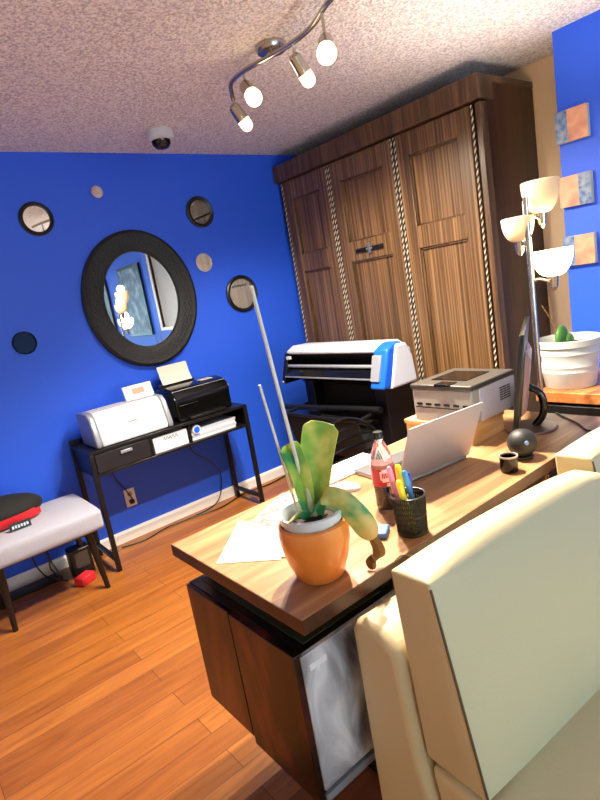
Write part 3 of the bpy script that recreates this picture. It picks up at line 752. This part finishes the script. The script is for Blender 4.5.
# pen cup
t = thing('pen_cup', 'black mesh pen cup at the near edge of the desk', 'cup', (1.0, .925, .7605))
bm = B(); R0, R1, Hh = .038, .043, .105
add_lathe(bm, [(0, 0), (R0, 0), (R0 * 1.0, .004), (0, .004)], n=32)
n = 46
for i in range(n):
    a = 2 * PI * i / n
    for s in (1, -1):
        add_tube(bm, [((R0 + (R1 - R0) * k / 4) * math.cos(a + s * .5 * k / 4), (R0 + (R1 - R0) * k / 4) * math.sin(a + s * .5 * k / 4), Hh * k / 4) for k in range(5)], .0019, 4)
obj('mesh_wall', bm, BLACKM, t)
for z, rr in ((Hh, R1), (.005, R0), (.052, .0405)):
    bm = B(); add_tube(bm, [(rr * math.cos(2 * PI * i / 32), rr * math.sin(2 * PI * i / 32), z) for i in range(32)], .0028 if z != .052 else .002, 8, closed=True); obj('rim', bm, BLACK, t, smooth=True)
def pen(x, y, tx, ty, L, col, capcol, r, label, cat='pen', cl=.04):
    p = thing('pen' if cat == 'pen' else 'highlighter', label, cat, (1.0 + x, .925 + y, .7665), 0, 'pens in the black mesh cup')
    d = Vector((tx - x, ty - y, L)).normalized()
    bm = B(); add_cone(bm, (0, 0, 0), d * (L - cl), r, r, 14); obj('barrel', bm, mat('pen_' + label[:12], col, .35), p, smooth=True)
    bm = B(); add_cone(bm, d * (L - cl), d * (L - .006), r * 1.12, r * 1.08, 14); add_cone(bm, d * (L - .006), d * L, r * 1.08, r * .6, 14); obj('cap', bm, mat('pencap_' + label[:12], capcol, .35), p, smooth=True)
pen(-.012, -.018, -.030, .0, .150, (210, 216, 40), (236, 226, 60), .008, 'yellow highlighter leaning left in the mesh cup', 'highlighter', .05)
pen(.012, -.020, .000, .004, .165, (40, 120, 200), (60, 150, 225), .007, 'blue capped pen in front of the mesh cup centre')
pen(.0, .012, .008, .03, .175, (224, 206, 40), (238, 220, 50), .008, 'tall yellow highlighter in the middle of the mesh cup', 'highlighter', .05)
pen(-.010, .018, -.022, .034, .178, (190, 110, 160), (224, 150, 190), .007, 'pink capped pen at the back of the mesh cup')
pen(.018, .008, .035, .02, .145, (30, 50, 130), (40, 70, 170), .006, 'dark blue pen at the right of the mesh cup')
t = boxo('eraser', (-.03, .03, -.018, .018, 0, .016), mat('blue_eraser', (70, 110, 180), .5), bevel=.004); t.location = (.945, .985, .7605); t.rotation_euler = (0, 0, .6)
tag(t, 'small blue eraser lying left of the black mesh pen cup', 'eraser')

# globe speaker and small cup
t = thing('globe_speaker', 'dark ball shaped speaker on the desk before the monitor base', 'speaker', (1.605, .952, .7605))
bm = B(); add_ball(bm, (0, 0, .052), .047, n=32); obj('ball', bm, mat('charcoal_ball', (36, 38, 40), .5, bump=.15, bscale=250), t, smooth=True)
bm = B(); add_lathe(bm, [(0, 0), (.034, 0), (.034, .01), (.024, .014), (0, .014)], n=28); obj('base', bm, BLACK, t, smooth=True)
bm = B(); add_ball(bm, (-.025, -.029, .062), .010, n=16); obj('indicator', bm, mat('blue_indicator', (120, 150, 220), .3), t, smooth=True)
t = thing('short_cup', 'short black cup with metal rim in front of the ball speaker', 'cup', (1.48, .928, .7605))
bm = B(); add_lathe(bm, [(0, 0), (.025, 0), (.027, .004), (.028, .05), (.0255, .05), (.025, .012), (0, .012)], n=32); obj('cup_body', bm, BLACKG, t, smooth=True)
bm = B(); add_lathe(bm, [(.0285, .048), (.0285, .053), (.025, .053), (.025, .048)], n=32, cap=False); obj('rim', bm, PGREY, t, smooth=True)

# laser printer on pine riser
t = thing('wooden_riser', 'light pine box riser on the desk under the grey laser printer', 'box', (1.80, 1.31, .7605))
boxo('board', (-.163, .06, -.145, .17, .062, .0785), LIGHTW, t, bevel=.002)
bm = B(); add_box(bm, -.158, .055, -.14, -.125, 0, .062); add_box(bm, -.158, .055, .15, .165, 0, .062); add_box(bm, -.158, -.143, -.125, .15, 0, .062); obj('riser_side', bm, LIGHTW, t)
t = thing('laser_printer', 'grey laser printer with dark lid on the pine riser by the monitor', 'printer', (1.79, 1.29, .8392))
bm = B(); add_box(bm, -.145, .135, -.135, .135, 0, .128); obj('body', bm, PGREY, t, bevel=.006)
bm = B(); add_box(bm, -.10, .137, -.139, -.134, .004, .126); obj('side_panel', bm, mat('lilac_white_side', (206, 208, 226), .45), t, bevel=.002)
bm = B(); add_box(bm, -.15, .14, -.14, .14, .128, .148); lid = obj('lid', bm, PDARK, t, bevel=.005)
bm = B(); add_box(bm, -.075, .08, -.07, .09, .148, .151); obj('output_slot', bm, BLACKG, lid)
bm = B(); add_box(bm, -.154, -.10, -.05, .02, .140, .152); obj('latch', bm, BLACKG, lid, bevel=.003)
bm = B()
for k in range(6): add_box(bm, -.148, -.1445, -.12 + k * .042, -.095 + k * .042, .066, .074)
add_box(bm, -.1475, -.1445, -.125, .125, .055, .058); obj('front_trim', bm, BLACK, t)
boxo('tray_grip', (-.149, -.1445, -.03, .02, .012, .022), BLACK, t)
bm = B()
for k in range(6):
    for j in range(3): add_box(bm, .03 + j * .025, .05 + j * .025, -.1405, -.1385, .05 + k * .009, .055 + k * .009)
obj('vent', bm, PDARK, t)

# monitor (seen from its edge)
ma = math.radians(90 - 63)
def tilt(bm):
    bmesh.ops.rotate(bm, verts=bm.verts[:], cent=(0, .01, .18), matrix=Matrix.Rotation(math.radians(8), 3, 'X'))
t = thing('computer_monitor', 'flat monitor seen edge-on on a round metal base', 'monitor', (1.903, 1.086, .7605), ma)
bm = B(); add_lathe(bm, [(0, 0), (.094, 0), (.096, .004), (.092, .009), (.03, .012), (0, .012)], n=48); obj('base', bm, mat('bronze_base', (150, 128, 116), .28, .8), t, smooth=True)
bm = B(); pts = bez([(0.0, -.015, .01), (.0, -.045, .05), (.0, -.052, .10), (0, -.038, .14), (0, -.0, .165)], 6); add_tube(bm, pts, .014, 10); obj('neck', bm, BLACKG, t, smooth=True)
bm = B(); add_box(bm, -.27, .27, .012, .03, .045, .40); tilt(bm); mn = obj('screen_panel', bm, BLACK, t, bevel=.004)
bm = B(); add_hexa(bm, [(-.13, -.008, .10), (.15, -.008, .10), (.17, .012, .08), (-.15, .012, .08), (-.11, -.008, .29), (.13, -.008, .29), (.15, .012, .32), (-.13, .012, .32)]); tilt(bm); obj('rear_housing', bm, mat('brown_grey_housing', (150, 112, 104), .35), mn, bevel=.008)
bm = B(); add_box(bm, -.262, .262, .0295, .031, .06, .39); tilt(bm); obj('display', bm, mat('grey_screen', (60, 62, 72), .15), mn)
bm = B(); add_tube(bm, bez([(2.112, 1.09, .764), (2.06, 1.03, .764), (2.0, .955, .764), (1.935, .895, .764), (1.93, .875, .764)], 8), .003, 6)
tag(obj('desk_cable', bm, BLACK, smooth=True), 'thin black cable lying on the desk right of the monitor base', 'cable')

# orchid
t = thing('potted_orchid', 'orchid with broad leaves in an orange ceramic pot on the desk corner', 'plant', (.716, .973, .7605))
bm = B(); add_lathe(bm, [(0, 0), (.052, 0), (.058, .006), (.074, .05), (.0835, .095), (.0845, .118), (.081, .137), (.074, .141), (.071, .136), (.074, .115), (.06, .03), (0, .02)], n=48); obj('pot', bm, TERRA, t, smooth=True)
bm = B(); add_lathe(bm, [(0, .03), (.058, .03), (.068, .135), (.075, .150), (.076, .164), (.070, .166), (.064, .150), (.062, .135), (0, .13)], n=44); obj('liner', bm, LINER, t, smooth=True)
bm = B(); add_ball(bm, (0, 0, .138), .061, 1, 1, .16, 24)
for k in range(26):
    a = random.random() * 6.28; r_ = random.random() ** .5 * .05
    add_ball(bm, (r_ * math.cos(a), r_ * math.sin(a), .146), .009, 1 + random.random(), .7, .7, 8)
bk = obj('bark', bm, SOIL, t, smooth=True)
def leaf(path, w, m, name='leaf', side=(1, 0, 0), fold=.25, tip=.1, nn=14, base=.35):
    pts = bez(path, 6); N = len(pts); side = Vector(side).normalized(); g = []
    for i, p in enumerate(pts):
        s = i / (N - 1)
        d = (pts[min(i + 1, N - 1)] - pts[max(i - 1, 0)]).normalized()
        sd = (side - d * side.dot(d)).normalized(); nm = sd.cross(d).normalized()
        ww = w * (base + (1 - base) * math.sin(PI * min(1, s * .62 + .02)) ** .8) * (1 if s < .8 else max(tip, math.sqrt(max(0, 1 - ((s - .8) / .2) ** 2))))
        g.append([p + sd * ww * u + nm * (abs(u) * fold * ww) for u in (-1, -.66, -.33, 0, .33, .66, 1)])
    bm = B(); add_sheet(bm, g, .0022); return obj(name, bm, m, t, smooth=True)
rgt = Vector((.763, -.624, -.166)); sid = (.76, -.62, 0)
def rp(a, z, dep=0):   # offset along camera-right direction a, depth along view dep, height z
    return (a * .774 + dep * .606, -a * .633 + dep * .795, z)
leaf([rp(.000, .15), rp(-.006, .19), rp(-.010, .25), rp(-.022, .305, .01), rp(-.030, .325, .015)], .025, LEAF, side=rp(1, 0, .3), fold=.6, tip=.55)
leaf([rp(.012, .15), rp(.02, .20, .01), rp(.035, .27, .02), rp(.055, .335, .03), rp(.064, .362, .03)], .042, LEAF, side=rp(1, .25, -.2), fold=.35, tip=.7)
leaf([rp(.012, .16), rp(.035, .20, -.02), rp(.075, .185, -.03), rp(.11, .135, -.035), rp(.132, .085, -.035)], .028, LEAFY, side=rp(.7, .7, 0), fold=.25, tip=.35)
leaf([rp(.128, .092, -.034), rp(.142, .055, -.02), rp(.140, .025, -.015), rp(.110, .008, -.01)], .016, DRY, name='dried_tip', side=rp(.7, .5, 0), fold=.5)
leaf([rp(.004, .15), rp(-.03, .172, -.03), rp(-.055, .165, -.06)], .014, LEAFY, side=rp(.3, .3, 0), fold=.3)
bm = B(); add_tube(bm, [rp(.005, .14), rp(.003, .19), rp(0, .22)], [.011, .009, .006], 10); obj('stem', bm, STEMG, t, smooth=True)
bm = B(); add_tube(bm, bez([rp(.18, .004, .0), rp(.20, .004, .02), rp(.225, .004, .0), rp(.2, .004, -.03)], 6), .0018, 5); obj('root', bm, DRY, t, smooth=True)
for nm, a, b_, r_, lab in (('stake', (.722, .98, .895), (.674, .985, 1.452), .0044, 'tall'), ('stake', (.715, 1.02, .895), (.672, 1.02, 1.235), .0032, 'short')):
    bm = B(); add_tube(bm, [Vector(a) - Vector(t.location), Vector(b_) - Vector(t.location)], r_, 8); obj(nm, bm, STAKE, t, smooth=True)

# ------------------------------------------------------------------ floor lamp
LX, LY = 2.215, 1.205
t = thing('floor_lamp', 'nickel floor lamp with three frosted bowl shades behind the monitor', 'lamp', (LX, LY, 0))
bm = B(); add_lathe(bm, [(0, 0), (.078, 0), (.08, .008), (.074, .018), (.02, .028), (0, .028)], n=40); obj('base', bm, CHROME, t, smooth=True)
bm = B(); add_tube(bm, [(0, 0, .02), (0, 0, 1.63)], .0115, 14); add_tube(bm, [(0, 0, .95), (0, 0, .97)], .014, 14); obj('pole', bm, CHROME, t, smooth=True)
def bowl(nm, c, r, h, m):
    c = Vector(c)
    bm = B(); prof = []
    for k in range(10):
        s = k / 9; prof.append((.022 + (r - .022) * (math.sin(s * PI / 2) ** .8), h * (1 - math.cos(s * PI / 2 * .97)) if False else h * s ** 1.5))
    inner = [(max(.004, a - .004), z + .003) for a, z in prof][::-1]
    add_lathe(bm, prof + inner, c, n=40, cap=True); return obj(nm, bm, m, t, smooth=True)
LAMPW = []
for (dx, dy, z0, r, h, m, arm) in ((.085, -.02, 1.560, .074, .125, FROST, 1.56), (.018, .05, 1.462, .066, .095, FROST, 1.50), (.075, -.055, 1.300, .080, .105, FROSTHOT, 1.36)):
    s = bowl('lamp_shade', (dx, dy, z0), r, h, m)
    bm = B(); add_cone(bm, (dx, dy, z0 - .045), (dx, dy, z0 + .008), .016, .022, 18); add_cone(bm, (dx, dy, z0 - .06), (dx, dy, z0 - .045), .006, .015, 14); obj('socket', bm, CHROME, t, smooth=True)
    bm = B(); add_tube(bm, bez([(0, 0, z0 - .01), (dx * .4, dy * .4, z0 - .005), (dx, dy, z0 - .03)], 5), .006, 8); obj('arm', bm, CHROME, t, smooth=True)
    bm = B(); add_ball(bm, (dx, dy, z0 + .04), .02, 1, 1, 1.3, 16); obj('bulb', bm, BULB if m is FROSTHOT else BULBD, t, smooth=True)
    LAMPW.append(((LX + dx, LY + dy, z0 + h + .03), m is FROSTHOT))

# ------------------------------------------------------------------ side cabinet with planter
t = thing('side_cabinet', 'black cabinet with orange wood top beside the desk end', 'cabinet', (2.72, 1.0, 0))
bm = B(); add_box(bm, -.27, .26, -.55, .36, .705, .76 - .005); obj('cabinet_top', bm, TABW, t, bevel=.004)
bm = B(); add_box(bm, -.25, .26, -.53, .34, .0, .705); obj('cabinet_body', bm, BLACK, t)
for a, b_ in ((-.52, -.10), (-.09, .33)): boxo('door', (-.265, -.25, a, b_, .04, .69), BLACKM, t, bevel=.003)
t = thing('potted_cactus', 'small cactus in a big white ribbed planter on the side cabinet', 'plant', (2.605, 1.262, .7555))
bm = B(); add_lathe(bm, [(0, 0), (.108, 0), (.112, .004), (.124, .075), (.1265, .08), (.124, .085), (.127, .10), (.1295, .105), (.127, .11), (.134, .16), (.137, .165), (.135, .17), (.137, .195), (.145, .2), (.147, .228), (.142, .232), (.140, .226), (.136, .19), (0, .185)], n=56); obj('planter', bm, SIDEW, t, smooth=True)
bm = B(); add_ball(bm, (0, 0, .19), .135, 1, 1, .12, 28); obj('soil', bm, SOIL, t, smooth=True)
bm = B(); add_ball(bm, (-.015, .02, .235), .05, 1.0, .45, 1.15, 20); add_ball(bm, (.01, .0, .215), .04, .9, .5, .9, 18); obj('cactus_pad', bm, CACT, t, smooth=True)
for pts in ([(-.05, .02, .19), (-.06, .03, .30), (-.10, .06, .40)], [(-.02, .04, .19), (-.03, .05, .33), (-.035, .06, .44)]):
    bm = B(); add_tube(bm, bez(pts, 6), .0028, 6); obj('dry_stem', bm, DRY, t, smooth=True)

# ------------------------------------------------------------------ cream leather sofa, back against the desk
t = thing('leather_sofa', 'cream leather sofa with its back against the near side of the desk', 'sofa', (.683, .858, 0), math.radians(-4))
W = 1.40
bm = B(); add_prism(bm, [(0, .06), (0, .68), (-.02, .715), (-.10, .71), (-.148, .685), (-.166, .45), (-.20, .28), (-.20, .06)], lambda u, v, d: (d, u, v), 0, W); obj('back_frame', bm, LEATH, t, bevel=.022, seg=4)
bm = B(); add_box(bm, 0.0, W, -.92, -.02, .04, .26); obj('seat_base', bm, LEATH, t, bevel=.02, seg=3)
for k in range(2):
    xa = .020 + k * .685; xb = xa + .67; sy = .06 * k; sz = .012 * k
    bm = B(); add_cushion(bm, [(xa, -.94, .262), (xb, -.94, .262), (xb, -.205, .262), (xa, -.205, .262), (xa, -.94, .42), (xb, -.94, .42), (xb, -.175, .43), (xa, -.175, .43)], (.008, .01, .025), 10)
    obj('seat_cushion', bm, LEATH, t, bevel=.03, seg=4, smooth=True)
    bm = B(); c8 = [(xa, -.322, .448), (xb, -.322, .44), (xb, -.172, .44), (xa, -.172, .448), (xa, -.244, .872), (xb, -.225, .855), (xb, -.140, .85), (xa, -.140, .866)]
    c8 = [(x, y + sy, z + sz) for x, y, z in c8]
    add_cushion(bm, c8, (.005, .014, .024), 12); bc = obj('back_cushion', bm, LEATH, t, bevel=.016, seg=4, smooth=True)
    for x, (ya, za) in ((xa + .0005, (-.246, .862)), (xb - .0005, (-.227, .845))):
        bm = B(); add_tube(bm, [(x, -.3235 + sy + (ya + .3235) * q / 6, sz + .452 + (za - .452) * q / 6) for q in range(7)], .0026, 6); obj('piping', bm, PIPE, bc, smooth=True)
for x in (.06, W - .06):
    for y in (-.06, -.86):
        bm = B(); add_cone(bm, (x, y, 0), (x, y, .042), .018, .024, 16); obj('leg', bm, BLACK, t, smooth=True)

# ------------------------------------------------------------------ lights
def light(name, kind, loc, energy, col, **k):
    d = bpy.data.lights.new(name, kind); d.energy = energy; d.color = col
    for a, v in k.items(): setattr(d, a, v)
    o = bpy.data.objects.new(name, d); o.location = loc; C.objects.link(o); return o
WARM = (1, .80, .56)
for (loc, d, on), pw in zip(LAMPS, (310, 60, 160, 90)):
    sp = light('track_spot', 'SPOT', loc, pw, (1, .86, .68), shadow_soft_size=.03, spot_size=math.radians(150), spot_blend=.6)
    sp.rotation_euler = (d * .55 + Vector((0, 0, -.8))).to_track_quat('-Z', 'Y').to_euler()
for loc, hot in LAMPW:
    light('lamp_glow', 'POINT', loc, 3.4 if hot else .9, WARM, shadow_soft_size=.04)
up = light('torchiere_glow', 'SPOT', (LX + .085, LY - .02, 1.70), 34, (1, .86, .68), shadow_soft_size=.05, spot_size=math.radians(125), spot_blend=.7)
up.rotation_euler = (PI, 0, 0)
o = light('window_daylight', 'AREA', ((FX0 + FX1) / 2, YF - .15, (FZ0 + FZ1) / 2), 115, (.52, .84, 1), shape='RECTANGLE', size=FX1 - FX0, size_y=FZ1 - FZ0)
o.rotation_euler = (math.radians(112), 0, 0)
w = bpy.data.worlds.new('daylight'); S.world = w; w.use_nodes = True
nt = w.node_tree; bg = nt.nodes['Background']
sk = nt.nodes.new('ShaderNodeTexSky'); sk.sky_type = 'HOSEK_WILKIE'; sk.sun_direction = (-.4, -.3, .8); sk.turbidity = 5
nt.links.new(sk.outputs['Color'], bg.inputs['Color']); bg.inputs['Strength'].default_value = 1.0

# ------------------------------------------------------------------ camera
cam = bpy.data.cameras.new('camera'); co = bpy.data.objects.new('camera', cam); C.objects.link(co)
r = Vector((0.76330, -0.62435, -0.16601)); u = Vector((0.25451, 0.05441, 0.96554)); fw = Vector((0.59380, 0.77925, -0.20043))
Mx = Matrix((r, u, -fw)).transposed().to_4x4(); Mx.translation = (0, 0, 1.435)
co.matrix_world = Mx
cam.sensor_fit = 'HORIZONTAL'; cam.sensor_width = 36; cam.lens = 36 * 549.99 / 600; cam.clip_start = .02
S.camera = co
S.view_settings.view_transform = 'Standard'; S.view_settings.look = 'None'; S.view_settings.gamma = 1; S.view_settings.use_curve_mapping = False
S.view_settings.exposure = 0.05
